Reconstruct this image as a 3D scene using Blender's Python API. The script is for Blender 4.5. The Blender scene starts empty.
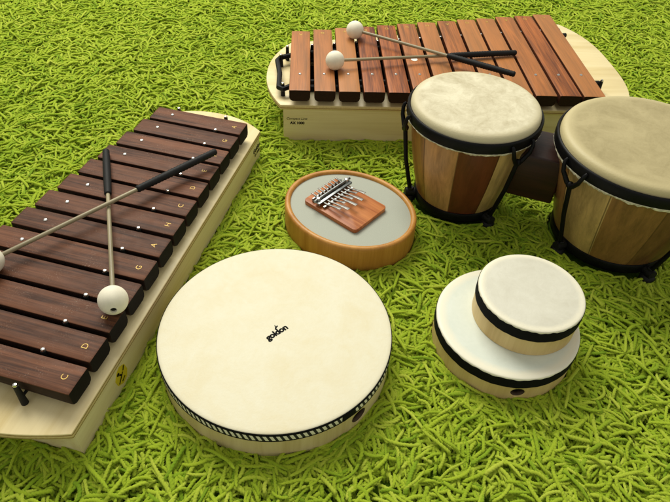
import bpy, bmesh, math, random
import numpy as np
from mathutils import Vector, Matrix, Euler

random.seed(7)
RNG = np.random.default_rng(11)
PI = math.pi
S = 0.01                                   # everything below is written in centimetres
scene = bpy.context.scene
COL = scene.collection


def lin(r, g, b):
    def f(c):
        c /= 255.0
        return c / 12.92 if c <= 0.04045 else ((c + 0.055) / 1.055) ** 2.4
    return (f(r), f(g), f(b), 1.0)


# ------------------------------------------------------------------ materials
class NT:
    def __init__(self, name):
        self.m = bpy.data.materials.new(name)
        self.m.use_nodes = True
        self.t = self.m.node_tree
        self.bsdf = self.t.nodes['Principled BSDF']

    def n(self, typ, **kw):
        nd = self.t.nodes.new(typ)
        for k, v in kw.items():
            if k in nd.inputs:
                nd.inputs[k].default_value = v
            else:
                setattr(nd, k, v)
        return nd

    def l(self, a, b):
        self.t.links.new(a, b)

    def math(self, op, a, b=None, c=None):
        nd = self.t.nodes.new('ShaderNodeMath')
        nd.operation = op
        for i, v in enumerate((a, b, c)):
            if v is None:
                continue
            if isinstance(v, (int, float)):
                nd.inputs[i].default_value = v
            else:
                self.l(v, nd.inputs[i])
        return nd.outputs[0]

    def mix(self, fac, a, b, mode='MIX'):
        nd = self.t.nodes.new('ShaderNodeMix')
        nd.data_type = 'RGBA'
        nd.blend_type = mode
        for i, v in ((0, fac), (6, a), (7, b)):
            if isinstance(v, (int, float, tuple)):
                nd.inputs[i].default_value = v
            else:
                self.l(v, nd.inputs[i])
        return nd.outputs[2]

    def ramp(self, fac, stops, interp='LINEAR'):
        nd = self.t.nodes.new('ShaderNodeValToRGB')
        cr = nd.color_ramp
        cr.interpolation = interp
        while len(cr.elements) < len(stops):
            cr.elements.new(0.5)
        for e, (p, c) in zip(cr.elements, stops):
            e.position = p
            e.color = c if isinstance(c, tuple) else (c, c, c, 1)
        self.l(fac, nd.inputs[0])
        return nd.outputs[0]

    def noise(self, vec, scale, detail=4, rough=0.55, dist=0.0):
        nd = self.n('ShaderNodeTexNoise')
        nd.inputs['Scale'].default_value = scale
        nd.inputs['Detail'].default_value = detail
        nd.inputs['Roughness'].default_value = rough
        nd.inputs['Distortion'].default_value = dist
        if vec is not None:
            self.l(vec, nd.inputs['Vector'])
        return nd.outputs['Fac']

    def obj(self, scale=(1, 1, 1), rnd=0.0):
        tc = self.n('ShaderNodeTexCoord')
        mp = self.n('ShaderNodeMapping')
        mp.inputs['Scale'].default_value = scale
        self.l(tc.outputs['Object'], mp.inputs['Vector'])
        if rnd:
            oi = self.n('ShaderNodeObjectInfo')
            r1 = self.math('MULTIPLY', oi.outputs['Random'], rnd)
            r2 = self.math('MULTIPLY', oi.outputs['Random'], rnd * 3.7)
            cb = self.n('ShaderNodeCombineXYZ')
            self.l(r1, cb.inputs[0]); self.l(r2, cb.inputs[1]); self.l(r1, cb.inputs[2])
            self.l(cb.outputs[0], mp.inputs['Location'])
        return mp.outputs[0]

    def bump(self, h, strength, dist=0.001):
        b = self.n('ShaderNodeBump')
        b.inputs['Strength'].default_value = strength
        b.inputs['Distance'].default_value = dist
        self.l(h, b.inputs['Height'])
        self.l(b.outputs[0], self.bsdf.inputs['Normal'])

    def out(self, color=None, rough=0.5, metal=0.0, spec=0.5, coat=0.0):
        b = self.bsdf
        if color is not None:
            if isinstance(color, tuple):
                b.inputs['Base Color'].default_value = color
            else:
                self.l(color, b.inputs['Base Color'])
        if isinstance(rough, (int, float)):
            b.inputs['Roughness'].default_value = rough
        else:
            self.l(rough, b.inputs['Roughness'])
        b.inputs['Metallic'].default_value = metal
        b.inputs['Specular IOR Level'].default_value = spec
        b.inputs['Coat Weight'].default_value = coat
        return self.m


def wood(name, dark, light, axis='X', rough=0.45, fine=0.5, vary=0.0, figure=1.0, alt=None, spec=0.4, dust=0.0, streak=0.0):
    """Grain drawn out along one local axis; each object gets its own piece of the tree."""
    t = NT(name)
    k = {'X': (0.10, 1, 1), 'Y': (1, 0.10, 1), 'Z': (1, 1, 0.10)}[axis]
    v = t.obj(k, rnd=9.0)
    a = t.noise(v, 55 * figure, 3, 0.55, 1.1)
    kf = {'X': (0.025, 1, 1), 'Y': (1, 0.025, 1), 'Z': (1, 1, 0.025)}[axis]
    vf = t.obj(kf, rnd=9.0)
    b = t.noise(vf, 420, 3, 0.7)
    f = t.math('MULTIPLY_ADD', t.math('SUBTRACT', b, 0.5), fine, a)
    c = t.ramp(f, [(0.28, dark), (0.5, tuple((dark[i] * .45 + light[i] * .55) for i in range(3)) + (1,)), (0.72, light)])
    if streak:
        sv = t.noise(t.obj({'X': (.03, 1, 1), 'Y': (1, .03, 1), 'Z': (1, 1, .03)}[axis], rnd=5.0), 150, 3, .6, .6)
        c = t.mix(t.math('MULTIPLY', t.ramp(sv, [(.52, 0.0), (.68, 1.0)]), streak), c, tuple(q * .45 for q in dark[:3]) + (1,))
    if dust:
        dn = t.noise(t.obj(rnd=3.0), 700, 2, .5)
        dm = t.noise(t.obj(rnd=3.0), 30, 4, .6)
        w = t.math('MULTIPLY', t.ramp(dn, [(.60, 0.0), (.72, 1.0)]), t.math('MULTIPLY', t.ramp(dm, [(.45, 0.0), (.7, 1.0)]), dust))
        c = t.mix(w, c, lin(190, 170, 150))
    if alt:
        oi = t.n('ShaderNodeObjectInfo')
        w = t.ramp(oi.outputs['Random'], [(0.25, 0.0), (0.95, 1.0)])
        c = t.mix(w, c, t.mix(0.75, c, alt))
    if vary:
        oi = t.n('ShaderNodeObjectInfo')
        hv = t.n('ShaderNodeHueSaturation')
        t.l(t.math('MULTIPLY_ADD', oi.outputs['Random'], vary, 1 - vary / 2), hv.inputs['Value'])
        t.l(c, hv.inputs['Color'])
        c = hv.outputs[0]
    t.bump(b, 0.25, 0.0004)
    r = t.math('MULTIPLY_ADD', t.noise(t.obj(), 60, 4), 0.25, rough - 0.12)
    return t.out(c, r, spec=spec)


def plain(name, col, rough=0.5, metal=0.0, spec=0.5, mottle=0.12, scale=90, bump=0.0):
    t = NT(name)
    n = t.noise(t.obj(), scale, 5, 0.6)
    d = tuple(c * (1 - mottle) for c in col[:3]) + (1,)
    l = tuple(min(1, c * (1 + mottle)) for c in col[:3]) + (1,)
    c = t.ramp(n, [(0.3, d), (0.7, l)])
    if bump:
        t.bump(n, bump, 0.0006)
    return t.out(c, t.math('MULTIPLY_ADD', n, 0.2, rough - 0.1), metal, spec)


def skin_mat(name, base, stain, edge=None, radius=None, rough=0.5, amount=0.5, bump=0.25):
    """Animal skin drum head: cloudy stains and veins, a paler margin at the rim."""
    t = NT(name)
    v = t.obj()
    a = t.noise(v, 22, 6, 0.62, 0.6)
    b = t.noise(v, 70, 5, 0.65, 1.5)
    f = t.math('MULTIPLY_ADD', b, 0.35, t.math('MULTIPLY', a, 0.75))
    w = t.math('MULTIPLY', t.ramp(f, [(0.44, 0.0), (0.72, 1.0)]), amount)
    c = t.mix(w, base, stain)
    if edge:
        sp = t.n('ShaderNodeSeparateXYZ')
        t.l(v, sp.inputs[0])
        r = t.math('SQRT', t.math('ADD', t.math('MULTIPLY', sp.outputs[0], sp.outputs[0]),
                                  t.math('MULTIPLY', sp.outputs[1], sp.outputs[1])))
        r = t.math('MULTIPLY_ADD', t.math('SUBTRACT', b, 0.5), 0.006, r)
        m = t.n('ShaderNodeMapRange')
        m.inputs['From Min'].default_value = radius * 0.84 * S
        m.inputs['From Max'].default_value = radius * 0.93 * S
        t.l(r, m.inputs['Value'])
        c = t.mix(m.outputs[0], c, edge)
    t.bump(t.math('ADD', a, t.noise(v, 500, 3)), bump, 0.0006)
    return t.out(c, rough, spec=0.35)


PLY = wood('pale_plywood', lin(216, 196, 142), lin(240, 226, 182), 'X', 0.42, 0.25, figure=0.55)
PLY_DECK = wood('pale_deck_veneer', lin(218, 197, 140), lin(242, 226, 178), 'X', 0.4, 0.2, figure=0.5)


def ply_edge():
    t = NT('plywood_edge')
    v = t.obj()
    sp = t.n('ShaderNodeSeparateXYZ')
    t.l(v, sp.inputs[0])
    n = t.noise(v, 400, 3)
    z = t.math('FRACT', t.math('MULTIPLY_ADD', sp.outputs[2], 230.0, t.math('MULTIPLY', n, .12)))
    c = t.ramp(z, [(0.0, lin(150, 112, 62)), (.22, lin(168, 130, 76)), (.34, lin(222, 202, 150)), (.9, lin(230, 210, 160))])
    c = t.mix(.35, c, t.ramp(n, [(.3, lin(150, 110, 60)), (.7, lin(240, 225, 185))]), 'MULTIPLY')
    return t.out(c, .6)


PLY_EDGE = ply_edge()
DARKBAR = wood('dark_rosewood', lin(55, 31, 20), lin(114, 72, 49), 'Y', 0.55, 0.7, vary=0.25, spec=0.2, dust=.35, streak=.5)
DARKSIDE = wood('dark_rosewood_shaded_side', lin(22, 12, 9), lin(50, 31, 24), 'Y', 0.6, 0.6, spec=0.2)  # bar sides coloured darker to stand in for shade in the gaps
REDBAR = wood('red_rosewood', lin(98, 45, 16), lin(182, 103, 46), 'Y', 0.46, 0.9, vary=0.25, alt=lin(168, 116, 66), spec=.35, streak=.7)
REDSIDE = wood('red_rosewood_shaded_side', lin(40, 18, 8), lin(84, 42, 22), 'Y', 0.6, 0.6, spec=0.2)  # darkened copy of the red wood, shade between bars painted in
BLACKEND = plain('sealed_black_end_grain', (0.007, 0.005, 0.005, 1), 0.7, spec=.15)
BROWNEND = plain('sealed_brown_end_grain', lin(40, 20, 13), 0.65, mottle=0.3, scale=300, spec=.2)
BLACK = plain('black_rubber', (0.008, 0.008, 0.008, 1), 0.6, mottle=0.3, spec=.25)
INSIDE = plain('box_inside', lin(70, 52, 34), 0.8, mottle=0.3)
GLOSSBLACK = plain('black_enamelled_steel', (0.004, 0.004, 0.0045, 1), 0.42, mottle=0.3, spec=0.15)
STEEL = plain('bright_steel', (0.75, 0.74, 0.70, 1), 0.22, 1.0)
DULLSTEEL = plain('dull_dark_steel', (0.30, 0.32, 0.32, 1), 0.32, 1.0, mottle=0.3)
TINE = plain('worn_tine_steel', (0.22, 0.215, 0.20, 1), 0.5, 1.0, mottle=0.4, scale=250)
BRASS = plain('gold_leaf_paint', lin(196, 162, 74), 0.45, 0.2)
FELT = plain('off_white_rubber', lin(236, 230, 208), 0.7, mottle=0.09, scale=60, bump=0.1)
SHAFT = wood('grey_shaft', lin(120, 110, 84), lin(166, 154, 122), 'X', 0.4, 0.3)
INK = plain('black_ink', (0.006, 0.006, 0.006, 1), 0.8, spec=.1)
YELLOW = plain('yellow_sticker', lin(214, 190, 40), 0.45, mottle=0.06)
WHITE = plain('white_paint', lin(238, 236, 226), 0.5, mottle=0.03)
HOOP = wood('pale_hoop_wood', lin(196, 174, 116), lin(226, 208, 158), 'Z', 0.45, 0.3, figure=0.5)
HOOPT = wood('tan_hoop_wood', lin(196, 166, 104), lin(226, 200, 142), 'Z', 0.45, 0.3, figure=0.5)
OVALWOOD = wood('honey_oval_wood', lin(170, 112, 42), lin(206, 150, 72), 'Z', 0.42, 0.5, figure=0.5)
KALBOARD = wood('reddish_board', lin(150, 78, 34), lin(206, 132, 74), 'X', 0.42, 0.6)
BLOCKWOOD = wood('dark_block_wood', lin(30, 14, 9), lin(56, 28, 18), 'X', 0.4, 0.5)
FRAMESKIN = skin_mat('cream_frame_skin', lin(229, 224, 198), lin(221, 208, 166), rough=0.55, amount=0.55, bump=0.25)
BLUESKIN = skin_mat('cool_white_skin', lin(226, 232, 220), lin(205, 214, 200), lin(240, 236, 214), 7.9, rough=0.42, amount=0.5, bump=0.12)
GREYSKIN = skin_mat('warm_white_skin', lin(220, 218, 202), lin(197, 193, 174), lin(236, 231, 208), 5.8, rough=0.42, amount=0.6)
BONGOA = skin_mat('pale_bongo_skin', lin(226, 219, 190), lin(172, 160, 124), lin(206, 196, 160), 8.6, rough=0.48, amount=0.8, bump=0.4)
BONGOB = skin_mat('tan_bongo_skin', lin(184, 171, 128), lin(148, 135, 94), lin(196, 183, 138), 10.8, rough=0.48, amount=0.7, bump=0.4)
RAWEDGE = plain('trimmed_skin_edge', lin(206, 200, 176), 0.6, mottle=0.5, scale=220, bump=0.5)
OVALSKIN = plain('grey_green_fabric', lin(165, 169, 154), 0.6, mottle=0.09, scale=900, bump=0.2)


def braid_mat():
    """Black and white slanted dashes round the frame drum, by angle."""
    t = NT('zigzag_braid')
    sp = t.n('ShaderNodeSeparateXYZ')
    t.l(t.obj(), sp.inputs[0])
    ang = t.math('ARCTAN2', sp.outputs[1], sp.outputs[0])
    zz = t.math('MULTIPLY', sp.outputs[2], 60.0)
    f = t.math('FRACT', t.math('ADD', t.math('MULTIPLY', ang, 124 / (2 * PI)), zz))
    w = t.math('MULTIPLY', t.math('GREATER_THAN', f, 0.48), 1.0)
    n = t.noise(t.obj(), 900, 2)
    c = t.mix(w, (0.012, 0.012, 0.012, 1), lin(232, 226, 204))
    t.bump(t.math('ADD', w, n), 0.4, 0.0005)
    return t.out(c, 0.75)


BRAID = braid_mat()
BLACKTAPE = plain('black_cloth_tape', (0.006, 0.006, 0.006, 1), 0.85, spec=.12, mottle=0.3, scale=900, bump=0.3)


def stave_mat(name, count, cols, shift, dark=1.0):
    t = NT(name)
    v = t.obj()
    sp = t.n('ShaderNodeSeparateXYZ')
    t.l(v, sp.inputs[0])
    ang = t.math('ARCTAN2', sp.outputs[1], sp.outputs[0])
    u = t.math('FRACT', t.math('ADD', t.math('DIVIDE', ang, 2 * PI), shift))
    stops = [(i / len(cols), c) for i, c in enumerate(cols)]
    c = t.ramp(u, stops, 'CONSTANT')
    vs = t.obj((1, 1, 0.08))
    g = t.noise(vs, 260, 4, 0.7, 0.8)
    h = t.noise(vs, 45, 3, 0.5, 1.2)
    k = t.math('ADD', t.math('MULTIPLY', g, 0.55), t.math('MULTIPLY', h, 0.75))
    hv = t.n('ShaderNodeHueSaturation')
    t.l(t.math('MULTIPLY_ADD', k, 1.9, -0.24 + .14 * dark), hv.inputs['Value'])
    t.l(c, hv.inputs['Color'])
    # glue line between two staves
    fr = t.math('FRACT', t.math('MULTIPLY', u, float(len(cols))))
    line = t.math('LESS_THAN', t.math('ABSOLUTE', t.math('SUBTRACT', t.math('FRACT', t.math('ADD', fr, 0.5)), 0.5)), 0.012)
    c2 = t.mix(t.math('MULTIPLY', line, 0.6), hv.outputs[0], lin(40, 22, 12))
    t.bump(g, 0.15, 0.0004)
    return t.out(c2, 0.34, spec=0.45)


# ------------------------------------------------------------------ mesh helpers (cm)
class MB:
    def __init__(self):
        self.v, self.f, self.mi, self.sm = [], [], [], []

    def add(self, verts, faces, mi=0, smooth=False):
        o = len(self.v)
        self.v += [tuple(p) for p in verts]
        for f in faces:
            self.f.append([i + o for i in f])
            self.mi.append(mi)
            self.sm.append(smooth)

    def box(self, x0, x1, y0, y1, z0, z1, mi=0):
        v = [(x, y, z) for z in (z0, z1) for y in (y0, y1) for x in (x0, x1)]
        self.add(v, [(0, 2, 3, 1), (4, 5, 7, 6), (0, 1, 5, 4), (2, 6, 7, 3), (0, 4, 6, 2), (1, 3, 7, 5)], mi)

    def lathe(self, prof, n=96, mi=0, cx=0, cy=0, smooth=True, ax=1.0, ay=1.0, closed=False, cap=True):
        """profile of (r, z); r == 0 ends are closed to a point."""
        vs, fs, rings = [], [], []
        for r, z in prof:
            if r < 1e-6:
                rings.append([len(vs)])
                vs.append((cx, cy, z))
            else:
                rings.append(list(range(len(vs), len(vs) + n)))
                for k in range(n):
                    a = 2 * PI * k / n
                    vs.append((cx + r * math.cos(a) * ax, cy + r * math.sin(a) * ay, z))
        pairs = list(zip(rings[:-1], rings[1:]))
        if closed:
            pairs.append((rings[-1], rings[0]))
        for A, B in pairs:
            for k in range(n):
                k2 = (k + 1) % n
                if len(A) == 1 and len(B) == 1:
                    continue
                if len(A) == 1:
                    fs.append((A[0], B[k2], B[k]))
                elif len(B) == 1:
                    fs.append((A[k], A[k2], B[0]))
                else:
                    fs.append((A[k], A[k2], B[k2], B[k]))
        self.add(vs, fs, mi, smooth)

    def tube(self, path, rad, n=12, mi=0, smooth=True):
        P = [Vector(p) for p in path]
        R = rad if isinstance(rad, (list, tuple)) else [rad] * len(P)
        vs, fs = [], []
        t0 = (P[1] - P[0]).normalized()
        up = Vector((0, 0, 1)) if abs(t0.z) < 0.9 else Vector((1, 0, 0))
        nrm = (up - t0 * up.dot(t0)).normalized()
        for i, p in enumerate(P):
            a = P[max(0, i - 1)]
            b = P[min(len(P) - 1, i + 1)]
            t = (b - a).normalized()
            nrm = (nrm - t * nrm.dot(t)).normalized()
            bn = t.cross(nrm)
            for k in range(n):
                w = 2 * PI * k / n
                vs.append(p + (nrm * math.cos(w) + bn * math.sin(w)) * R[i])
        for i in range(len(P) - 1):
            for k in range(n):
                k2 = (k + 1) % n
                fs.append((i * n + k, i * n + k2, (i + 1) * n + k2, (i + 1) * n + k))
        fs.append(tuple(range(n - 1, -1, -1)))
        fs.append(tuple(range((len(P) - 1) * n, len(P) * n)))
        self.add(vs, fs, mi, smooth)

    def sphere(self, c, r, mi=0, n=32, sz=1.0):
        prof = [(r * math.sin(PI * i / 16), -r * sz * math.cos(PI * i / 16) + c[2]) for i in range(17)]
        prof[0] = (0, prof[0][1]); prof[-1] = (0, prof[-1][1])
        self.lathe(prof, n, mi, c[0], c[1])

    def prism(self, poly, z0, z1, mi=0, side_mi=None):
        n = len(poly)
        vs = [(x, y, z0) for x, y in poly] + [(x, y, z1) for x, y in poly]
        self.add(vs, [tuple(range(n - 1, -1, -1)), tuple(range(n, 2 * n))], mi)
        self.add(vs, [(i, (i + 1) % n, n + (i + 1) % n, n + i) for i in range(n)], side_mi if side_mi is not None else mi)

    def build(self, name, mats, parent=None, bevel=0.0, seg=2, sharp=35, origin=(0, 0, 0)):
        me = bpy.data.meshes.new(name)
        ox, oy, oz = origin
        me.from_pydata([((x - ox) * S, (y - oy) * S, (z - oz) * S) for x, y, z in self.v], [], self.f)
        for m in (mats if isinstance(mats, (list, tuple)) else [mats]):
            me.materials.append(m)
        me.polygons.foreach_set('material_index', self.mi)
        me.polygons.foreach_set('use_smooth', [True] * len(self.f))
        bm = bmesh.new()
        bm.from_mesh(me)
        bmesh.ops.remove_doubles(bm, verts=bm.verts, dist=1e-6)
        bmesh.ops.recalc_face_normals(bm, faces=bm.faces)
        if bevel:
            ed = [e for e in bm.edges if len(e.link_faces) == 2 and e.calc_face_angle(0) > math.radians(30)]
            bmesh.ops.bevel(bm, geom=ed, offset=bevel * S, segments=seg, affect='EDGES', profile=0.5, clamp_overlap=True)
        bm.to_mesh(me)
        bm.free()
        me.set_sharp_from_angle(angle=math.radians(sharp))
        o = bpy.data.objects.new(name, me)
        COL.objects.link(o)
        o.location = (ox * S, oy * S, oz * S)
        if parent:
            o.parent = parent
        return o


def thing(name, label, cat, loc, rotz=0.0, group=None):
    o = bpy.data.objects.new(name, None)
    COL.objects.link(o)
    o.empty_display_size = 0.03
    o.location = [c * S for c in loc]
    o.rotation_euler = (0, 0, rotz)
    o['label'] = label
    o['category'] = cat
    if group:
        o['group'] = group
    return o


def text_part(name, txt, size, mat, parent, loc, rot, bold=0.0, depth=0.02, shear=0.0, spacing=1.0):
    cu = bpy.data.curves.new(name, 'FONT')
    cu.body = txt
    cu.size = size * S
    cu.align_x = 'CENTER'
    cu.align_y = 'CENTER'
    cu.offset = bold * S
    cu.extrude = depth * S
    cu.shear = shear
    cu.space_character = spacing
    cu.resolution_u = 4
    tmp = bpy.data.objects.new(name + '_source', cu)
    COL.objects.link(tmp)
    dg = bpy.context.evaluated_depsgraph_get()
    me = bpy.data.meshes.new_from_object(tmp.evaluated_get(dg))
    bpy.data.objects.remove(tmp)
    bpy.data.curves.remove(cu)
    me.name = name
    me.materials.clear()
    me.materials.append(mat)
    o = bpy.data.objects.new(name, me)
    COL.objects.link(o)
    o.parent = parent
    o.location = [c * S for c in loc]
    o.rotation_euler = rot
    return o


# ------------------------------------------------------------------ xylophones
def bar_object(parent, x0, x1, y0, y1, zt, thick, mats, skew, mat_label=None):
    """One wooden bar lying along Y; slightly crowned top, chamfered lower corners, dark sealed ends."""
    xc, w = (x0 + x1) / 2, (x1 - x0)
    h = w / 2
    prof = [(-h + .45, -thick), (-h + .12, -thick + .22), (-h, -thick + .55), (-h, -.10), (-h + .03, -.045), (-h + .10, -.018),
            (-h * .5, 0.0), (h * .5, 0.0), (h - .10, -.018), (h - .03, -.045), (h, -.10), (h, -thick + .55), (h - .12, -thick + .22), (h - .45, -thick)]
    L = y1 - y0
    ys = [0.0, 0.09, 0.28, L * .3, L * .5, L * .7, L - .28, L - .09, L]
    ins = [0.05, 0.015, 0, 0, 0, 0, 0, 0.015, 0.05]
    arch = [0, 0, 0, .25, .5, .25, 0, 0, 0]
    vs, fs, mi = [], [], []
    n = len(prof)
    for j, y in enumerate(ys):
        for x, z in prof:
            zz = z - (ins[j] if z > -thick * .5 else -ins[j])
            if z < -thick * .6:
                zz += arch[j]
            xx = x * (1 - ins[j] / h)
            vs.append((xx, y - L / 2, zz))
    mb = MB()
    side = []
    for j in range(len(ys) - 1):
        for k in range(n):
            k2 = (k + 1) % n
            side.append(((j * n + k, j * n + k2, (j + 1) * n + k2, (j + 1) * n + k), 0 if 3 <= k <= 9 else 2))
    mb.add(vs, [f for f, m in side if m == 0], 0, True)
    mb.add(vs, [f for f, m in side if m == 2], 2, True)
    mb.add(vs[:n], [tuple(range(n))], 1)
    mb.add(vs[-n:], [tuple(range(n - 1, -1, -1))], 1)
    o = mb.build('bar', mats, parent, sharp=40)
    yc = (y0 + y1) / 2
    o.location = (xc * S, yc * S, zt * S)
    o.rotation_euler = (random.uniform(-.002, .002), random.uniform(-.006, .006), skew + random.uniform(-.004, .004))
    return o


def deck_part(parent, outer, hole, zt, th, mats):
    """Plywood deck: an outline with the resonator opening cut out of it."""
    bm = bmesh.new()

    def loop(pts):
        vs = [bm.verts.new((x * S, y * S, zt * S)) for x, y in pts]
        return [bm.edges.new((vs[i], vs[(i + 1) % len(vs)])) for i in range(len(vs))]
    e = loop(outer) + loop(hole)
    bmesh.ops.triangle_fill(bm, edges=e, use_beauty=True)
    r = bmesh.ops.extrude_face_region(bm, geom=bm.faces[:])
    vv = [g for g in r['geom'] if isinstance(g, bmesh.types.BMVert)]
    bmesh.ops.translate(bm, verts=vv, vec=(0, 0, -th * S))
    bmesh.ops.recalc_face_normals(bm, faces=bm.faces)
    rim = [ed for ed in bm.edges if len(ed.link_faces) == 2 and ed.calc_face_angle(0) > math.radians(60)]
    bmesh.ops.bevel(bm, geom=rim, offset=.12 * S, segments=2, affect='EDGES', profile=.5, clamp_overlap=True)
    for f in bm.faces:
        f.normal_update()
        f.material_index = 1 if abs(f.normal.z) < 0.3 else 0
    me = bpy.data.meshes.new('deck')
    bm.to_mesh(me)
    bm.free()
    for m in mats:
        me.materials.append(m)
    me.polygons.foreach_set('use_smooth', [True] * len(me.polygons))
    me.set_sharp_from_angle(angle=math.radians(30))
    o = bpy.data.objects.new('deck', me)
    COL.objects.link(o)
    o.parent = parent
    return o


def pin_part(parent, x, y, zd, zt, lean=0.0, bare=False):
    mb = MB()
    if bare:
        mb.lathe([(0, zt - .3), (.24, zt - .3), (.25, zt + .05), (.17, zt + .16), (0, zt + .19)], 16, 1)
    else:
        mb.lathe([(0, zd + .01), (.36, zd + .01), (.34, zd + .5), (.27, zt - .45), (.27, zt - .02), (0, zt)], 16, 0)
        mb.lathe([(0, zt - .01), (.21, zt - .01), (.235, zt + .1), (.18, zt + .24), (0, zt + .30)], 16, 1)
    o = mb.build('pin', [BLACK, STEEL], parent, origin=(x, y, 0) if False else (0, 0, 0))
    o.location = (x * S, y * S, 0)
    if lean:
        o.rotation_euler = (lean, 0, 0)
    return o


def arc_pts(p0, p1, bulge, n=24, power=2.0):
    """Points from p0 to p1 swelling to the right of the walk by bulge at the middle."""
    d = Vector((p1[0] - p0[0], p1[1] - p0[1]))
    nrm = Vector((d.y, -d.x)).normalized()
    out = []
    for i in range(n + 1):
        t = i / n
        b = bulge * (1 - abs(2 * t - 1) ** power)
        out.append((p0[0] + d.x * t + nrm.x * b, p0[1] + d.y * t + nrm.y * b))
    return out


NOTES = 'CDEFGAHCDEFGA'
BARS_GROUP = None


def soundbox(parent, corners, z0, z1, th):
    """Four plywood walls joined at the corners, and a floor inside."""
    n = len(corners)
    cx = sum(p[0] for p in corners) / n
    cy = sum(p[1] for p in corners) / n
    inner = []
    for i in range(n):
        a = Vector(corners[i - 1]); b = Vector(corners[i]); c = Vector(corners[(i + 1) % n])
        d1 = (b - a).normalized(); d2 = (c - b).normalized()
        n1 = Vector((-d1.y, d1.x)); n2 = Vector((-d2.y, d2.x))
        bis = (n1 + n2).normalized()
        inner.append(b + bis * (th / max(.3, bis.dot(n1))))
    mb = MB()
    O = [(p[0], p[1]) for p in corners]
    I = [(p.x, p.y) for p in inner]
    for i in range(n):
        j = (i + 1) % n
        vs = [(*O[i], z0), (*O[j], z0), (*I[j], z0), (*I[i], z0), (*O[i], z1), (*O[j], z1), (*I[j], z1), (*I[i], z1)]
        mb.add(vs, [(0, 1, 5, 4), (4, 5, 6, 7), (0, 3, 2, 1)], 0)
        mb.add(vs, [(2, 3, 7, 6)], 1)
    mb.add([(*p, z0 + .6) for p in I], [tuple(range(n))], 1)
    return mb.build('soundbox', [PLY, INSIDE], parent, sharp=30)


# --- dark soprano xylophone on the left
def left_xylophone():
    ang = math.atan2(.979, .202)
    t = thing('xylophone', 'pale box xylophone with dark brown wooden bars and gold note letters', 'xylophone', (-22.99, 27.23, 0), ang,
              'box xylophones on the rug')
    ZD, ZB = 5.5, 8.3
    near = arc_pts((0, 25.5), (0, 0), 2.1, 26, 2.2)          # bulges toward -x
    far = arc_pts((52.4, 0), (52.4, 16.2), 2.9, 24, 2.2)
    outer = [(x, y) for x, y in near] + [(x, y) for x, y in far]
    hole = [(5, 6.6), (50, 5.0), (50, 10.6), (5, 15.6)]
    deck_part(t, outer, hole, ZD, .85, [PLY_DECK, PLY_EDGE])
    soundbox(t, [(.35, .14), (52.1, .14), (52.1, 16), (.35, 25.2)], 1.0, ZD - .87, 1.0)
    for i in range(13):
        x0 = 2.5 + 3.69 * i
        L1 = 23.4 - 8.4 * i / 12
        y0 = .8 + .15 * i / 12
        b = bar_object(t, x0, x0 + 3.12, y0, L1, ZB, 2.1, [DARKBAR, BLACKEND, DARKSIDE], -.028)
        if i >= 0:
            w = L1 - y0
            text_part('note_letter', NOTES[i], .92, BRASS, b, (0, -w / 2 + 1.4, .012), (0, 0, 0), depth=.006, bold=-.004)
        yp = L1 - 2.9 - .1 * (12 - i)
        pin_part(t, x0 + 1.5 + .25, yp, ZD, ZB, bare=True)
    for i in range(14):
        x = 2.5 + 3.69 * i - .36 + .1
        y = 5.9 - 1.45 * i / 13
        pin_part(t, x if i else 1.75, y, ZD, ZB + .02)
        if i in (0, 13):
            pin_part(t, (1.6 if i == 0 else x + .3), (19.5 if i == 0 else 12.0), ZD, ZB - .1)
    # cords the bars rest on
    mb = MB()
    mb.tube([(1.75, 6.0, 6.35), (52.0, 4.4, 6.35)], .16, 8)
    mb.tube([(1.6, 19.6, 6.35), (52.0, 11.9, 6.35)], .16, 8)
    mb.build('cord', BLACK, t)
    # rails carrying the cords
    mb = MB()
    mb.prism([(4, 4.9), (51, 3.6), (51, 5.2), (4, 6.6)], ZD + .005, ZD + .55)
    mb.prism([(4, 18.4), (51, 10.8), (51, 12.4), (4, 20.2)], ZD + .005, ZD + .55)
    mb.build('rail', BLACK, t)
    # sticker on the long panel and a small mark near the far end
    st = MB()
    out = [(7.3, 3.2), (7.9, 4.05), (8.5, 4.25), (9.3, 3.75), (9.55, 2.6), (9.2, 1.75), (8.4, 1.55), (7.5, 2.2)]
    st.add([(x, .125, z) for x, z in out] + [(x, .14, z) for x, z in out],
           [tuple(range(8))] + [(i, (i + 1) % 8, 8 + (i + 1) % 8, 8 + i) for i in range(8)], 0)
    so = st.build('sticker', YELLOW, t)
    mk = MB()
    mk.sphere((8.0, .10, 3.55), .22, 0, 16)
    for p in (((7.75, .10, 2.2), (8.75, .10, 3.1)), ((8.15, .10, 3.3), (8.5, .10, 2.85)), ((8.85, .10, 3.2), (9.15, .10, 3.7)), ((8.3, .10, 2.0), (8.9, .10, 2.25))):
        mk.tube([p[0], p[1]], .1, 8)
    mk.v = [(x, .105 + (y - .10) * .12, z) for x, y, z in mk.v]
    mk.build('printed_figure', INK, so)
    text_part('printed_mark', 'Goldon', 1.0, INK, t, (50.9, .12, 3.4), (PI / 2, 0, 0), bold=.03, depth=.01)
    text_part('printed_mark', 'SX 1000', .62, INK, t, (50.9, .12, 2.55), (PI / 2, 0, 0), bold=.015, depth=.01)
    return t


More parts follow.
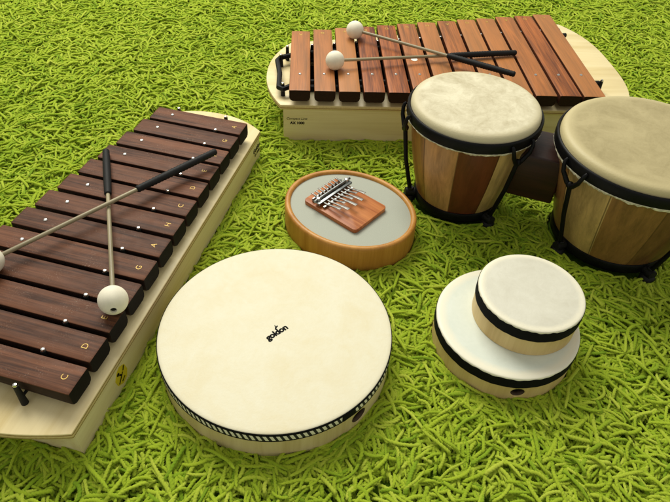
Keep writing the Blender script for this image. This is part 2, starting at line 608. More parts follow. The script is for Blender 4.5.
# --- reddish alto xylophone at the back
def right_xylophone():
    t = thing('xylophone', 'large pale box xylophone with reddish wooden bars behind the bongos', 'xylophone', (-9.74, 83.1, 0), math.radians(4),
              'box xylophones on the rug')
    ZD, ZB = 7.5, 10.3
    lf = arc_pts((1.2, 21.8), (0, 0), 3.2, 30, 2.2)
    rt = arc_pts((55.2, 0), (54.0, 33.0), 4.1, 40, 2.9)
    deck_part(t, lf + rt, [(2, 5.9), (52, 7.6), (52, 24.4), (2, 14.0)], ZD, .85, [PLY_DECK, PLY_EDGE])
    soundbox(t, [(.4, .12), (54.6, .12), (53.4, 32.2), (1.4, 21.6)], 1.0, ZD - .87, 1.0)
    for i in range(13):
        x0 = 1.36 + 3.83 * i
        y1 = 20.5 + 10.2 * i / 12
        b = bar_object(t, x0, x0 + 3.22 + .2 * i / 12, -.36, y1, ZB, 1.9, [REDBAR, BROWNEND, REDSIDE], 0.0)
        L = y1 + .36
        text_part('note_letter', NOTES[12 - i], .95, BRASS, b, (0, L / 2 - 1.5, .012), (0, 0, PI), depth=.006, bold=.01)
        pin_part(t, x0 + 1.6, 4.7 + 1.8 * i / 12, ZD, ZB, bare=True)
    for i in range(14):
        x = 1.36 + 3.83 * i - .27
        y = 15.0 + .197 * (x - 1)
        pin_part(t, x if i else .7, y, ZD, ZB - .45)
    pin_part(t, .3, 2.9, ZD, ZD + 2.0)
    pin_part(t, -.3, 12.6, ZD, ZD + 2.0)
    pin_part(t, 52.6, 6.2, ZD, ZD + 2.0)
    mb = MB()
    z = ZD + 1.35
    # cord looped round the two end pins
    mb.tube([(52.5, 6.7, z), (3, 4.9, z), (1.2, 3.2, z), (.3, 2.45, z), (-.35, 3.0, z), (-.35, 7.5, z), (-.9, 12.0, z), (-.4, 13.1, z), (1.0, 13.8, z), (3, 14.8, z), (52.5, 24.9, z)], .42, 10)
    mb.build('cord', BLACK, t)
    mb = MB()
    mb.prism([(3, 4.2), (52, 5.9), (52, 7.6), (3, 5.9)], ZD + .005, ZD + .55)
    mb.prism([(3, 13.9), (52, 24.2), (52, 26.0), (3, 15.7)], ZD + .005, ZD + .55)
    mb.build('rail', BLACK, t)
    mb = MB()
    mb.lathe([(.55, 0), (.55, .03), (0, .04)], 24)
    o = mb.build('paper_dot', WHITE, t)
    o.location = (21.9 * S, 10.6 * S, (ZB + .01) * S)
    text_part('printed_mark', 'Compact Line', .58, INK, t, (2.5, .10, 5.05), (PI / 2, 0, 0), depth=.008, shear=.3)
    text_part('printed_mark', 'AX 1000', .62, INK, t, (2.6, .10, 4.25), (PI / 2, 0, 0), bold=.03, depth=.008)
    return t


# ------------------------------------------------------------------ mallets
def mallet(head, end, grip_at, label, hole=False):
    """Head centre and grip end in world cm; the stick lies along local X."""
    h, e = Vector(head), Vector(end)
    d = e - h
    L = d.length
    t = thing('mallet', label, 'mallet', head, 0, 'white headed mallets lying on the bars')
    t.rotation_euler = (0, -math.asin(d.z / L), math.atan2(d.y, d.x))
    mb = MB()
    prof = [(1.5 * math.sin(PI * i / 24), -1.5 * math.cos(PI * i / 24)) for i in range(25)]
    if hole:
        prof = [(0, -1.15), (.33, -1.16), (.35, -1.47)] + [p for p in prof if p[0] > .42 or p[1] > 0]
        prof[-1] = (0, 1.5)
    else:
        prof[0] = (0, -1.5); prof[-1] = (0, 1.5)
    mb.lathe(prof, 40)
    mb.v = [(z, x, y) for x, y, z in mb.v]
    mb.build('head', FELT, t, sharp=60)
    if hole:
        mh = MB()
        mh.tube([(-1.25, 0, 0), (-1.17, 0, 0)], .28, 16)
        mh.build('shaft_tip', BLACK, t)
    mb = MB()
    mb.tube([(1.0, 0, 0), (L * grip_at + .6, 0, 0)], .25, 16)
    mb.build('shaft', SHAFT, t)
    mb = MB()
    n = 52
    g0, g1 = L * grip_at, L
    path, rad = [], []
    for i in range(n + 1):
        u = i / n
        path.append((g0 + (g1 - g0) * u, 0, 0))
        r = .43 + .05 * math.sin(PI * u)
        r += .026 * (1 if i % 2 else -1)
        if i == 0:
            r = .36
        if i == n:
            r = .34
        rad.append(r)
    mb.tube(path, rad, 18)
    mb.build('grip', BLACK, t, sharp=70)
    return t


# ------------------------------------------------------------------ hand drums
def hand_drum(name, label, x, y, r, z0, z1, skin, wood_m, band_h, braid=False, rotz=0.0, hole_at=None, skin_label=None, group=None):
    t = thing(name, label, 'hand drum', (x, y, z0), rotz, group)
    H = z1 - z0
    # hoop with an oval thumb hole cut out of the wall
    mb = MB()
    n = 160
    zs = [0.06, 0.0, None]
    rows = 9
    top = H - band_h * .5
    out = [(r - .10, 0.0)] + [(r - .02, .08 + (top - .08) * i / (rows - 1)) for i in range(rows)]
    vs, fs = [], []
    for rr, z in out:
        for k in range(n):
            a = 2 * PI * k / n
            vs.append((rr * math.cos(a), rr * math.sin(a), z))
    fs = [(i * n + k, i * n + (k + 1) % n, (i + 1) * n + (k + 1) % n, (i + 1) * n + k) for i in range(len(out) - 1) for k in range(n)]
    mb.add(vs, fs, 0, True)
    inn = [(r - .75, top), (r - .75, 0.0), (r - .10, 0.0)]
    vs = []
    for rr, z in inn:
        for k in range(n):
            a = 2 * PI * k / n
            vs.append((rr * math.cos(a), rr * math.sin(a), z))
    fs = [(i * n + k, i * n + (k + 1) % n, (i + 1) * n + (k + 1) % n, (i + 1) * n + k) for i in range(2) for k in range(n)]
    mb.add(vs, fs, 1, True)
    hoop = mb.build('hoop', [wood_m, INSIDE], t)
    if hole_at is not None:
        ha, hz, hw, hh = hole_at
        cut = MB()
        cut.lathe([(0, -3), (1, -3), (1, 3), (0, 3)], 40)
        ca, sa = math.cos(ha), math.sin(ha)
        cut.v = [((r + zz) * ca - xx * hw * sa, (r + zz) * sa + xx * hw * ca, hz + yy * hh) for xx, yy, zz in cut.v]
        co = cut.build('cutter', INSIDE, t)
        bpy.context.view_layer.update()
        sol = hoop.modifiers.new('hole', 'BOOLEAN')
        sol.operation = 'DIFFERENCE'
        sol.solver = 'EXACT'
        sol.object = co
        bpy.context.view_layer.update()
        dg = bpy.context.evaluated_depsgraph_get()
        me = bpy.data.meshes.new_from_object(hoop.evaluated_get(dg))
        hoop.modifiers.clear()
        hoop.data = me
        bpy.data.objects.remove(co)
    # head, folded over the rim
    mb = MB()
    prof = [(0, H), (r * .5, H), (r * .9, H), (r - .4, H - .01), (r - .14, H - .03), (r - .04, H - .08), (r + .015, H - .17), (r + .02, H - .5), (r + .02, H - band_h)]
    mb.lathe(prof, 160)
    o = mb.build('skin', skin, t, sharp=80)
    if skin_label:
        o['label'] = skin_label
    # cloth band
    if braid:
        mb = MB()
        mb.lathe([(r - .02, H - .09), (r + .06, H - .13), (r + .08, H - .26), (r + .075, H - .36), (r + .045, H - .38)], 200)
        mb.lathe([(r + .045, H - band_h + .12), (r + .075, H - band_h + .10), (r + .075, H - band_h), (r + .01, H - band_h - .02)], 200)
        b = mb.build('band', BLACKTAPE, t)
        mb = MB()
        mb.lathe([(r + .04, H - .37), (r + .055, H - .40), (r + .055, H - band_h + .15), (r + .04, H - band_h + .11)], 200)
        mb.build('braid', BRAID, b)
        # overlapped joint of the braid
        mb = MB()
        vs = []
        for k in range(9):
            a = -.93 + .13 * k / 8
            for zz in (H - .22, H - band_h + .1 - .1 * math.sin(k)):
                vs.append(((r + .10) * math.cos(a - rotz), (r + .10) * math.sin(a - rotz), zz))
        for k in range(9):
            a = -.93 + .13 * k / 8
            for zz in (H - .22, H - band_h + .1):
                vs.append(((r + .04) * math.cos(a - rotz), (r + .04) * math.sin(a - rotz), zz))
        fs = [(2 * k, 2 * k + 2, 2 * k + 3, 2 * k + 1) for k in range(8)] + [(2 * k + 18, 2 * k + 2 + 18, 2 * k + 2, 2 * k) for k in range(8)]
        mb.add(vs, fs)
        mb.build('joint', BLACKTAPE, b)
    else:
        mb = MB()
        m = 240
        vs = []
        lo, hi = H - band_h, H - .24
        for k in range(m):
            a = 2 * PI * k / m
            j = .05 * math.sin(17 * a) + .04 * math.sin(41 * a + 1)
            for rr, z in ((r + .02, hi + j), (r + .075, hi - .05 + j), (r + .08, (lo + hi) / 2), (r + .075, lo + .04 + j * .4), (r - .01, lo + j * .4)):
                vs.append((rr * math.cos(a), rr * math.sin(a), z))
        fs = [(5 * k + q, 5 * ((k + 1) % m) + q, 5 * ((k + 1) % m) + q + 1, 5 * k + q + 1) for k in range(m) for q in range(4)]
        mb.add(vs, fs, 0, True)
        mb.build('band', BLACKTAPE, t)
    return t


# ------------------------------------------------------------------ oval drum with thumb piano
def thumb_piano():
    a0, b0, th = 9.26, 7.87, -.554
    Z = 4.87
    t = thing('oval_thumb_piano', 'oval honey coloured drum with a thumb piano board fixed on its grey head', 'thumb piano', (1.702, 62.718, 0), th)
    n = 160

    def ring(mb, prof, mi=0, closed=False):
        vs = []
        for off, z in prof:
            for k in range(n):
                w = 2 * PI * k / n
                x, y = a0 * math.cos(w), b0 * math.sin(w)
                nx, ny = math.cos(w) / a0, math.sin(w) / b0
                l = math.hypot(nx, ny)
                vs.append((x + nx / l * off, y + ny / l * off, z))
        m = len(prof)
        fs = [(i * n + k, i * n + (k + 1) % n, ((i + 1) % m) * n + (k + 1) % n, ((i + 1) % m) * n + k)
              for i in range(m if closed else m - 1) for k in range(n)]
        mb.add(vs, fs, mi, True)
    mb = MB()
    ring(mb, [(-.35, .9), (-.1, .92), (-.02, 1.05), (0, 2), (0, Z - .75), (-.02, Z - .30), (-.10, Z - .12), (-.24, Z - .02), (-.42, Z), (-.60, Z - .04), (-.74, Z - .15), (-.80, Z - .32), (-.80, .9)], closed=True)
    mb.build('hoop', OVALWOOD, t, sharp=50)
    mb = MB()
    ring(mb, [(-.78, Z - .42), (-.78, Z - .75)])
    mb.add([(a0 * math.cos(2 * PI * k / n) - .78 * math.cos(2 * PI * k / n), b0 * math.sin(2 * PI * k / n) - .78 * math.sin(2 * PI * k / n), Z - .42) for k in range(n)], [tuple(range(n))])
    mb.build('skin', OVALSKIN, t)
    zs = Z - .42
    # board: local offset about (-.7,-.1), turned a little
    bw, bl = 3.35, 4.55
    mb = MB()
    r = .55
    pts = []
    for cx, cy, a1 in ((bl - r, bw - r, 0), (-bl + r, bw - r, PI / 2), (-bl + r, -bw + r, PI), (bl - r, -bw + r, 1.5 * PI)):
        for k in range(7):
            w = a1 + PI / 2 * k / 6
            pts.append((cx + r * math.cos(w), cy + r * math.sin(w)))
    mb.prism(pts, 0, .62)
    bd = mb.build('board', KALBOARD, t, bevel=.08)
    bd.location = (-.75 * S, -.12 * S, (zs + .005) * S)
    bd.rotation_euler = (0, 0, math.radians(-7))
    zt = .62
    # bridge: two upright bars, a clamp rod and two bolts
    bx = -2.75
    mb = MB()
    mb.box(bx - .62, bx - .42, -2.9, 3.0, zt + .003, zt + .62)
    mb.box(bx + .02, bx + .95, -3.15, 3.55, zt + .52, zt + .66)
    mb.box(bx + .02, bx + .14, -3.15, 3.55, zt + .3, zt + .52)
    mb.box(bx + .83, bx + .95, -3.15, 3.55, zt + .3, zt + .52)
    br = mb.build('bridge', DULLSTEEL, bd, bevel=.03)
    mb = MB()
    mb.tube([(bx + .3, -3.4, zt + .84), (bx + .3, 3.75, zt + .84)], .2, 14)
    mb.box(bx + 1.35, bx + 1.6, -2.9, 3.0, zt + .003, zt + .34)
    mb.build('clamp_rod', DULLSTEEL, bd, bevel=0)
    for yy in (-2.7, 3.05):
        mb = MB()
        mb.lathe([(0, zt + .003), (.3, zt + .003), (.3, zt + 1.05), (.22, zt + 1.12), (0, zt + 1.14)], 8, 0, bx + .3, yy, smooth=False)
        mb.build('bolt', STEEL, bd)
    ends = [1.1, 1.9, .7, 2.1, .9, 2.0, .5, 1.3]
    for i, en in enumerate(ends):
        y = -2.25 + 4.75 * i / 7
        mb = MB()
        path = [(bx - 1.35 + .1 * (i % 2), y, zt + .82), (bx - .5, y, zt + .72), (bx + .3, y, zt + .44), (bx + 1.5, y, zt + .40), (bx + 2.4, y, zt + .62), (bx + 2.6 + en * .55, y, zt + .86), (bx + 2.75 + en, y, zt + .98)]
        w = [.11, .11, .12, .12, .13, .2, .24]
        h = [.06, .06, .07, .07, .06, .04, .03]
        vs, fs = [], []
        for p, ww, hh in zip(path, w, h):
            vs += [(p[0], p[1] - ww, p[2] - hh), (p[0], p[1] + ww, p[2] - hh), (p[0], p[1] + ww, p[2] + hh), (p[0], p[1] - ww, p[2] + hh)]
        for j in range(6):
            for k in range(4):
                fs.append((4 * j + k, 4 * j + (k + 1) % 4, 4 * j + 4 + (k + 1) % 4, 4 * j + 4 + k))
        fs += [(3, 2, 1, 0), (24, 25, 26, 27)]
        mb.add(vs, fs)
        mb.build('tine', TINE, bd, bevel=.015)
    return t


# ------------------------------------------------------------------ bongos
def bongos():
    c1, r1, b1 = Vector((17.27, 70.7)), 8.86, 5.85
    c2, r2, b2 = Vector((37.74, 64.06)), 11.05, 7.5
    mid = (c1 + c2) / 2
    yaw = math.atan2(c2.y - c1.y, c2.x - c1.x)
    t = thing('bongo_drums', 'pair of striped wooden bongos with black hoops joined by a dark block', 'bongos', (mid.x, mid.y, 0), yaw)
    ZT = 17.13
    cosy, siny = math.cos(-yaw), math.sin(-yaw)

    def loc(p):
        d = p - mid
        return (d.x * cosy - d.y * siny, d.x * siny + d.y * cosy)
    tan, olive, red, brown, pale = lin(166, 124, 78), lin(172, 144, 90), lin(90, 44, 25), lin(134, 88, 44), lin(190, 152, 94)
    gold, gold2 = lin(132, 96, 54), lin(108, 76, 43)
    m1 = stave_mat('small_bongo_staves', 10, [brown, brown, tan, red, olive, gold2, tan, olive, brown, pale], .603, 1.0)
    m2 = stave_mat('large_bongo_staves', 10, [gold, olive, gold, gold2, gold, gold2, olive, brown, gold, gold2], .555, .8)
    for (c, r, b, mat, skin, rods, lab) in ((c1, r1, b1, m1, BONGOA, (185, 304, 65), 'smaller bongo with a dark red stave and a pale head'),
                                            (c2, r2, b2, m2, BONGOB, (206, 290, 26, 110), 'larger bongo with olive brown staves and a tan head')):
        lx, ly = loc(c)
        zb = 2.1
        mb = MB()
        rt = r - .55
        prof = []
        for i in range(13):
            u = i / 12
            z = zb + .2 + (ZT - 1.6 - zb - .2) * u
            rr = b + (rt - b) * (u ** .92) + .22 * math.sin(PI * u)
            prof.append((rr, z))
        mb.lathe([(b - .9, zb + .2)] + prof + [(rt - .6, ZT - 1.6)], 128)
        sh = mb.build('shell', mat, t, sharp=50)
        sh.location = (lx * S, ly * S, 0)
        sh.rotation_euler = (0, 0, -yaw)
        sh['label'] = lab
        # head
        mb = MB()
        mb.lathe([(0, ZT + .02), (r * .5, ZT + .02), (r * .8, ZT), (r - 1.3, ZT - .03), (r - .85, ZT - .13), (r - .58, ZT - .34), (r - .43, ZT - .68), (r - .38, ZT - 1.3)], 128)
        mb.build('skin', skin, sh, sharp=80)
        # trimmed skin edge hanging out below the hoop
        mb = MB()
        n = 200
        vs = []
        for k in range(n):
            a = 2 * PI * k / n
            w = .14 * random.random() + .10 * math.sin(9 * a) * math.sin(5 * a + 1)
            if r > 10:
                w += .16 * random.random()
            q = .12 * random.random()
            for rr, z in ((r - .3, ZT - 2.0), (r - .05 + q, ZT - 2.36 - w * .3), (r - .28 + q, ZT - 2.62 - w), (rt - .15, ZT - 2.45)):
                vs.append((rr * math.cos(a), rr * math.sin(a), z))
        mb.add(vs, [(4 * k + q, 4 * ((k + 1) % n) + q, 4 * ((k + 1) % n) + q + 1, 4 * k + q + 1) for k in range(n) for q in range(3)], 0, True)
        mb.build('skin_edge', RAWEDGE, sh, sharp=70)
        # tension hoop
        mb = MB()
        mb.lathe([(r - .42, ZT - 1.1), (r - .33, ZT - .98), (r - .2, ZT - .93), (r - .05, ZT - 1.0), (r + .02, ZT - 1.15), (r + .04, ZT - 2.1), (r - .02, ZT - 2.32), (r - .2, ZT - 2.36), (r - .5, ZT - 2.2)], 128, closed=True)
        mb.build('tension_hoop', GLOSSBLACK, sh, sharp=45)
        # base hoop
        mb = MB()
        mb.lathe([(b - .5, 1.5), (b + .25, 1.5), (b + .38, 1.7), (b + .40, 2.75), (b + .28, 2.95), (b + .12, 2.95), (b + .05, 2.6), (b - .5, 2.4)], 128, closed=True)
        mb.build('base_hoop', GLOSSBLACK, sh, sharp=45)
        for d in rods:
            a = math.radians(d)
            rad = Vector((math.cos(a), math.sin(a), 0))
            tg = Vector((-math.sin(a), math.cos(a), 0))

            def P(rr, w, z):
                p = rad * rr + tg * w
                return (p.x, p.y, z)
            rb = b + 1.0
            mb = MB()
            zk = ZT - 4.2
            rk = r + .25 + (rb - r) * .12
            mb.tube([P(rk, 0, zk), P((rk + rb) / 2 + .35, 0, (zk + 2) / 2 + .6), P(rb + .1, 0, 2.6), P(rb, 0, 1.2)], .30, 12)
            # forked claw over the hoop
            for sg in (-1, 1):
                mb.tube([P(rk, 0, zk - .1), P(rk + .12, sg * .5, zk + .15), P(r + .35, sg * 1.35, ZT - 2.9), P(r + .32, sg * 1.62, ZT - 2.0), P(r + .2, sg * 1.7, ZT - 1.6), P(r - .05, sg * 1.7, ZT - 1.4)],
                        [.34, .32, .28, .25, .23, .18], 12)
            mb.sphere(P(rk, 0, zk), .48, 0, 16)
            mb.build('tension_rod', GLOSSBLACK, sh, sharp=60)
            mb = MB()
            mb.box(-.1, 0, 0, 0, 0, 0)
            mb = MB()
            p0, p1 = P(b + .2, 0, 2.2), P(rb + .75, 0, 2.2)
            mb.tube([p0, p1], .62, 10)
            mb.lathe([(0, .7), (.85, .7), (.95, .85), (.95, 1.5), (.7, 1.8), (0, 1.85)], 24, 0, *P(rb + .1, 0, 0)[:2])
            mb.lathe([(0, 1.8), (.5, 1.8), (.5, 2.9), (.4, 3.0), (0, 3.0)], 6, 0, *P(rb, 0, 0)[:2])
            mb.build('foot', BLACK, sh, sharp=40)
    # block that joins the two
    mb = MB()
    x1, _ = loc(c1)
    x2, _ = loc(c2)
    mb.box(x1 + 6.6, x2 - 8.8, -3.4, 3.4, 6.4, 13.0)
    mb.build('connecting_block', BLOCKWOOD, t, bevel=.25, seg=3)
    return t


# ------------------------------------------------------------------ rug
def rug():
    t = NT('rug_backing')
    n = t.noise(t.obj(), 300, 4)
    c = t.ramp(n, [(0.3, lin(56, 82, 12)), (0.7, lin(84, 112, 20))])
    m = t.out(c, 0.95, spec=0.1)
    mb = MB()
    mb.prism([(-141, -21), (146, -21), (146, 221), (-141, 221)], -1.0, 0.0)
    o = mb.build('rug', m)
    o['kind'] = 'structure'
    o['label'] = 'lime green shag rug covering the floor'
    # yarn material: colour differs from tuft to tuft
    t = NT('lime_yarn')
    at = t.n('ShaderNodeAttribute')
    at.attribute_type = 'INSTANCER'
    at.attribute_name = 'tint'
    c = t.ramp(at.outputs['Fac'], [(0.0, (0.20, 0.345, 0.014, 1)), (0.5, (0.37, 0.50, 0.027, 1)), (1.0, (0.50, 0.60, 0.065, 1))])
    f = t.noise(t.obj((1, 1, 1)), 1800, 2)
    c = t.mix(0.3, c, t.ramp(f, [(0.3, (0.35, 0.25, 0.25, 1)), (0.7, (1, 1, 1, 1))]), 'MULTIPLY')
    t.bump(f, 0.5, 0.0006)
    ym = t.out(c, 0.9, spec=0.15)
    ym.node_tree.nodes['Principled BSDF'].inputs['Sheen Weight'].default_value = 0.25
    ym.node_tree.nodes['Principled BSDF'].inputs['Sheen Tint'].default_value = (0.8, 0.9, 0.3, 1)
    # tuft shapes: two plies twisted round one another, rising and falling over
    NP = 44
    coll = bpy.data.collections.new('yarn_shapes')
    lines = []
    for p in range(NP):
        L = random.uniform(2.5, 4.6)
        top = random.uniform(.5, 1.6)
        segs = 54
        yaw, curl = 0.0, random.gauss(0, .15)
        pts = [Vector((0, 0, -.1))]
        wob = random.uniform(0, 6)
        endz = random.uniform(.15, 1.0) * top
        for s in range(segs):
            u = (s + 1) / segs
            rise = min(1.0, u / .28)
            zt = top * math.sin(rise * PI / 2)
            if u > .45:
                w = (u - .45) / .55
                zt = top + (endz - top) * w * w * (3 - 2 * w)
            yaw += curl * L / segs * 2.2 + random.gauss(0, .028)
            prev = pts[-1]
            dz = zt - prev.z
            step = L / segs
            dh = math.sqrt(max(.1 * step * step, step * step - min(dz * dz, step * step)))
            pts.append(prev + Vector((math.cos(yaw) * dh, math.sin(yaw) * dh, dz)))
        P = pts
        lines.append(np.array([[q.x, q.y, q.z] for q in P]))
        vs, fs = [], []
        k = 9
        R0 = random.uniform(.150, .215)
        tw = random.uniform(10.0, 12.5)                 # turns of twist per 2 cm
        nrm = Vector((0, 1, 0))
        for i, q in enumerate(P):
            tg = (P[min(i + 1, len(P) - 1)] - P[max(0, i - 1)]).normalized()
            nrm = (nrm - tg * nrm.dot(tg)).normalized()
            bn = tg.cross(nrm)
            sl = L * i / segs
            end = 1.0 - .45 * max(0.0, (i / segs - .72) / .28) ** 2
            if i == len(P) - 1:
                end = .25
            elif i == len(P) - 2:
                end = .48
            for j in range(k):
                a = 2 * PI * j / k
                rr = R0 * (.71 + .32 * abs(math.cos(a - sl * tw))) * end * (1 + random.gauss(0, .06))
                vs.append(q + (nrm * math.cos(a) + bn * math.sin(a)) * rr)
        for i in range(len(P) - 1):
            for j in range(k):
                j2 = (j + 1) % k
                fs.append((i * k + j, i * k + j2, (i + 1) * k + j2, (i + 1) * k + j))
        fs.append(tuple(range((len(P) - 1) * k, len(P) * k)))
        # loose fibres standing off the yarn, and a frayed tip
        for q in range(130):
            i = random.randrange(3, len(P) - 1) if q < 95 else len(P) - 2 + (q % 2)
            tg = (P[min(i + 1, len(P) - 1)] - P[max(0, i - 1)]).normalized()
            d = Vector((random.gauss(0, 1), random.gauss(0, 1), random.gauss(0, 1)))
            d = (d - tg * d.dot(tg)).normalized()
            side = tg.cross(d)
            lay = random.uniform(-1.6, 1.6) if q < 95 else random.uniform(.6, 2.6)
            st = P[i] + d * (R0 * .72)
            tip = st + (d * random.uniform(.5, 1.0) + tg * lay + side * random.uniform(-.6, .6)).normalized() * random.uniform(.07, .20)
            wd = (side * .6 + tg * .4) * .016
            n0 = len(vs)
            vs += [st - wd, st + wd, tip]
            fs.append((n0, n0 + 1, n0 + 2))
        me = bpy.data.meshes.new('yarn_shape')
        me.from_pydata([v * S for v in vs], [], fs)
        me.polygons.foreach_set('use_smooth', [True] * len(fs))
        me.materials.append(ym)
        ob = bpy.data.objects.new('yarn_shape_%03d' % p, me)
        coll.objects.link(ob)
    # where the tufts grow: seen area densely, the rest of the rug sparsely
    area_pts = []
    cell = .50
    xs = np.arange(-140, 145, cell)
    ys = np.arange(-20, 221, cell)
    X, Y = np.meshgrid(xs, ys)
    X = X.ravel(); Y = Y.ravel()
    half = 34 + (Y - 23) * (82 - 34) / (150 - 23)
    mx = (X - 1)
    inside = (np.abs(mx) < half + 5) & (Y > 19) & (Y < 162)
    margin = (np.abs(mx) < half + 42) & (Y > -6) & (Y < 198)
    pr = np.where(inside, .88, np.where(margin, .45, .27))
    keep = RNG.random(len(X)) < pr
    X, Y = X[keep], Y[keep]
    X = X + RNG.uniform(-.5, .5, len(X)) * cell
    Y = Y + RNG.uniform(-.5, .5, len(X)) * cell

    # smooth field that combs neighbouring tufts more or less alike
    def field(x, y, seed, sc):
        r = np.random.default_rng(seed)
        f = 0
        for _ in range(7):
            a = r.uniform(0, 2 * PI); k = r.uniform(.5, 1.5) / sc
            f = f + np.sin((x * np.cos(a) + y * np.sin(a)) * k * 2 * PI + r.uniform(0, 2 * PI))
        return f / 2.6
    base = field(X, Y, 5, 7.5) * 2.8 + field(X, Y, 8, 25.0) * 2.0

    def inpoly(x, y, poly):
        ins = np.zeros(x.shape, bool)
        for i in range(len(poly)):
            (x0, y0), (x1, y1) = poly[i - 1], poly[i]
            cond = ((y0 > y) != (y1 > y)) & (x < (x1 - x0) * (y - y0) / (y1 - y0 + 1e-12) + x0)
            ins ^= cond
        return ins

    def tw(ox, oy, a, pts):
        return [(ox + x * math.cos(a) - y * math.sin(a), oy + x * math.sin(a) + y * math.cos(a)) for x, y in pts]
    aL, aR = math.atan2(.979, .202), math.radians(4)
    polyL = tw(-22.99, 27.23, aL, [(.6, .35), (51.9, .35), (51.9, 15.8), (.6, 25.0)])
    polyR = tw(-9.74, 83.1, aR, [(.6, .35), (54.4, .35), (53.2, 32.0), (1.5, 21.4)])

    def blocked(x, y, z):
        g = -.18
        b = ((x + 5.878) ** 2 + (y - 40.978) ** 2 < (12.5 + g) ** 2)
        b |= ((x - 19.795) ** 2 + (y - 44.46) ** 2 < (7.95 + g) ** 2)
        b |= ((x - 17.27) ** 2 + (y - 70.7) ** 2 < 6.3 ** 2)
        b |= ((x - 37.74) ** 2 + (y - 64.06) ** 2 < 8.0 ** 2)
        dx, dy = x - 1.702, y - 62.718
        c, s = math.cos(-.554), math.sin(-.554)
        u, v = dx * c + dy * s, -dx * s + dy * c
        b |= (u / 9.1) ** 2 + (v / 7.7) ** 2 < 1
        b |= inpoly(x, y, polyL) | inpoly(x, y, polyR)
        return b & (z > .35)
    X2, Y2 = RNG.uniform(-60, 60, 150000), RNG.uniform(20, 125, 150000)
    close = np.zeros(len(X2), bool)
    high = np.full(len(X2), 9.0)
    for k in range(8):
        close |= blocked(X2 + 1.7 * math.cos(k * PI / 4), Y2 + 1.7 * math.sin(k * PI / 4), high)
    close &= ~blocked(X2, Y2, high)
    X, Y = np.r_[X, X2[close]], np.r_[Y, Y2[close]]
    base = np.r_[base, RNG.uniform(0, 2 * PI, int(close.sum()))]
    N = len(X)
    yaw = np.zeros(N); sc = np.zeros(N); idx = np.zeros(N, int); ok = np.zeros(N, bool)
    root = ~blocked(X, Y, np.full(N, 9.0))
    for attempt in range(14):
        todo = root & ~ok
        ii = np.nonzero(todo)[0]
        if len(ii) == 0:
            break
        spread = .75 + attempt * .6
        ya = base[ii] + RNG.normal(0, spread, len(ii))
        s_ = RNG.uniform(.82, 1.18, len(ii))
        k_ = RNG.integers(0, NP, len(ii))
        good = np.ones(len(ii), bool)
        LN = np.array([l[[10, 19, 28, 37, 46, 54]] for l in lines])[k_]
        for q in range(LN.shape[1]):
            lx, ly, lz = LN[:, q, 0] * s_, LN[:, q, 1] * s_, LN[:, q, 2] * s_
            wx = X[ii] + lx * np.cos(ya) - ly * np.sin(ya)
            wy = Y[ii] + lx * np.sin(ya) + ly * np.cos(ya)
            good &= ~blocked(wx, wy, lz + .2)
        g = ii[good]
        yaw[g] = ya[good]; sc[g] = s_[good]; idx[g] = k_[good]; ok[g] = True
    X, Y, yaw, sc, idx = X[ok], Y[ok], yaw[ok], sc[ok], idx[ok]
    N = len(X)
    print('tufts', N)
    zoff = RNG.uniform(-.25, .28, N)
    rot = np.c_[RNG.normal(0, .10, N), RNG.normal(0, .12, N), yaw].astype(np.float32)
    tint = np.clip(RNG.normal(.5, .21, N) + field(X, Y, 3, 40.0) * .05, 0, 1).astype(np.float32)
    me = bpy.data.meshes.new('pile')
    me.vertices.add(N)
    me.vertices.foreach_set('co', (np.c_[X, Y, zoff] * S).astype(np.float32).ravel())
    for nm, tp, arr in (('turn', 'FLOAT_VECTOR', rot.ravel()), ('size', 'FLOAT', sc.astype(np.float32)), ('tint', 'FLOAT', tint), ('pick', 'INT', idx.astype(np.int32))):
        a = me.attributes.new(nm, tp, 'POINT')
        a.data.foreach_set('vector' if tp == 'FLOAT_VECTOR' else 'value', arr)
    me.materials.append(ym)
    po = bpy.data.objects.new('pile', me)
    COL.objects.link(po)
    po.parent = o
    po['kind'] = 'stuff'
    ng = bpy.data.node_groups.new('pile_tufts', 'GeometryNodeTree')
    ng.interface.new_socket('Geometry', in_out='INPUT', socket_type='NodeSocketGeometry')
    ng.interface.new_socket('Geometry', in_out='OUTPUT', socket_type='NodeSocketGeometry')
    gi = ng.nodes.new('NodeGroupInput'); go = ng.nodes.new('NodeGroupOutput')
    mp = ng.nodes.new('GeometryNodeMeshToPoints')
    ip = ng.nodes.new('GeometryNodeInstanceOnPoints')
    ci = ng.nodes.new('GeometryNodeCollectionInfo')
    ci.inputs['Collection'].default_value = coll
    ci.inputs['Separate Children'].default_value = True
    ci.inputs['Reset Children'].default_value = True

    def named(nm, tp):
        a = ng.nodes.new('GeometryNodeInputNamedAttribute')
        a.data_type = tp
        a.inputs['Name'].default_value = nm
        return [s for s in a.outputs if s.enabled and s.name == 'Attribute'][0]
    L = ng.links.new
    L(gi.outputs[0], mp.inputs['Mesh'])
    L(mp.outputs[0], ip.inputs['Points'])
    L(ci.outputs[0], ip.inputs['Instance'])
    ip.inputs['Pick Instance'].default_value = True
    L(named('pick', 'INT'), ip.inputs['Instance Index'])
    e2r = ng.nodes.new('FunctionNodeEulerToRotation')
    L(named('turn', 'FLOAT_VECTOR'), e2r.inputs[0])
    L(e2r.outputs[0], ip.inputs['Rotation'])
    cb = ng.nodes.new('ShaderNodeCombineXYZ')
    sz = named('size', 'FLOAT')
    fl = ng.nodes.new('ShaderNodeMath')
    fl.operation = 'MULTIPLY'
    fl.inputs[1].default_value = .72
    L(sz, fl.inputs[0])
    L(sz, cb.inputs[0])
    L(sz, cb.inputs[1])
    L(fl.outputs[0], cb.inputs[2])
    L(cb.outputs[0], ip.inputs['Scale'])
    L(ip.outputs[0], go.inputs[0])
    md = po.modifiers.new('tufts', 'NODES')
    md.node_group = ng
    return o


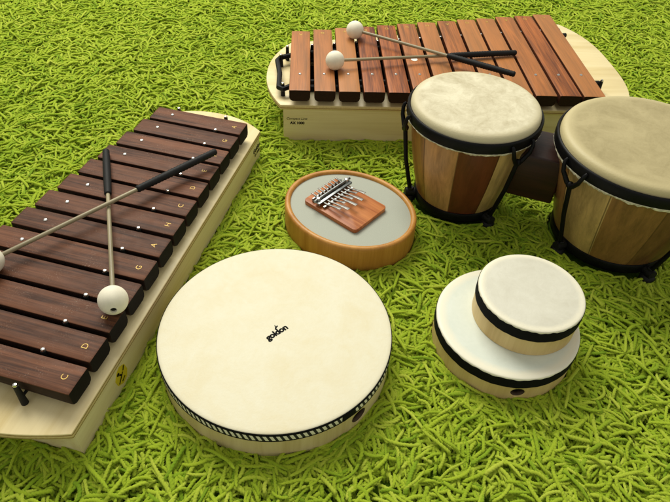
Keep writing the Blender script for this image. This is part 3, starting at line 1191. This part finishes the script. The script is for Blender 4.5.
# ------------------------------------------------------------------ build
rug()
left_xylophone()
right_xylophone()
mallet((-22.1, 39.75, 9.8), (-31.42, 66.57, 8.85), .645, 'white headed mallet with a holed tip, lying on dark bars under another mallet', hole=True)
mallet((-36.65, 44.17, 9.8), (-16.51, 66.27, 9.95), .60, 'mallet lying over another on dark bars, its head cut off by the photo edge')
mallet((-1.72, 90.36, 11.75), (28.84, 98.76, 10.85), .62, 'lower mallet on the reddish bars, its white head beside the second bar')
mallet((1.28, 102.09, 11.75), (26.68, 88.89, 11.85), .60, 'upper mallet on the reddish bars, its head near their far ends')

fd = hand_drum('frame_drum', 'large cream frame drum with black and white zigzag braid round its edge', -5.878, 40.978, 12.5, .9, 5.19,
               FRAMESKIN, HOOP, 1.3, braid=True, hole_at=(math.atan2(32.41 - 40.978, 3.49 + 5.878), 1.75, .95, .85), group='round hand drums on the rug')
lg = text_part('printed_logo', 'goldon', 1.02, INK, fd, (-5.72 + 5.878, 40.43 - 40.978, 4.30), (0, 0, math.radians(43)), bold=.045, depth=.008, spacing=.95)
mb = MB()
mb.tube([(.10, .42, .0), (.34, .62, .0), (.62, .70, .0)], [.05, .10, .07], 8)
mb.tube([(.30, .60, .0), (.42, .95, .0)], [.07, .04], 8)
mb.v = [(x, y, z * .12) for x, y, z in mb.v]
mb.build('printed_bird', INK, lg)
hand_drum('hand_drum', 'shallow hand drum with bluish white skin lying under a smaller one', 19.795, 44.46, 7.95, .9, 4.80,
          BLUESKIN, HOOPT, 1.6, hole_at=(math.atan2(36.97 - 44.46, 20.09 - 19.795), 1.45, .75, .62), group='round hand drums on the rug')
hand_drum('hand_drum', 'smallest hand drum, stacked on top of the bluish white one', 21.6, 45.285, 5.73, 4.805, 8.84,
          GREYSKIN, HOOPT, 1.65, group='round hand drums on the rug')
thumb_piano()
bongos()

# ------------------------------------------------------------------ camera
f, pitch, roll, h = 604.989, .76540938, .05684856, 56.61069
cam = bpy.data.cameras.new('camera')
co = bpy.data.objects.new('camera', cam)
COL.objects.link(co)
fw = Vector((0, math.cos(pitch), -math.sin(pitch)))
rt = Vector((1, 0, 0))
up = Vector((0, math.sin(pitch), math.cos(pitch)))
R = rt * math.cos(roll) + up * math.sin(roll)
U = up * math.cos(roll) - rt * math.sin(roll)
co.matrix_world = Matrix(((R.x, U.x, -fw.x, 0), (R.y, U.y, -fw.y, 0), (R.z, U.z, -fw.z, h * S), (0, 0, 0, 1)))
cam.sensor_width = 36
cam.sensor_fit = 'HORIZONTAL'
cam.lens = 36 * f / 670
cam.clip_start = .01
cam.clip_end = 50
scene.camera = co

# ------------------------------------------------------------------ light: one big window, dim room
w = bpy.data.worlds.new('World')
scene.world = w
w.use_nodes = True
bg = w.node_tree.nodes['Background']
bg.inputs['Color'].default_value = (1.0, .972, .865, 1)
bg.inputs['Strength'].default_value = .47
ld = bpy.data.lights.new('window_light', 'AREA')
ld.shape = 'RECTANGLE'
ld.size = 1.7
ld.size_y = 1.5
ld.energy = 78
ld.color = (1.0, .972, .865)
lo = bpy.data.objects.new('window_light', ld)
COL.objects.link(lo)
lo.location = (-.62, 2.05, 2.15)
lo.rotation_euler = (Vector((.02, .65, 0)) - lo.location).to_track_quat('-Z', 'Y').to_euler()

scene.view_settings.view_transform = 'Standard'
scene.view_settings.look = 'None'
scene.view_settings.exposure = 0
scene.view_settings.gamma = 1
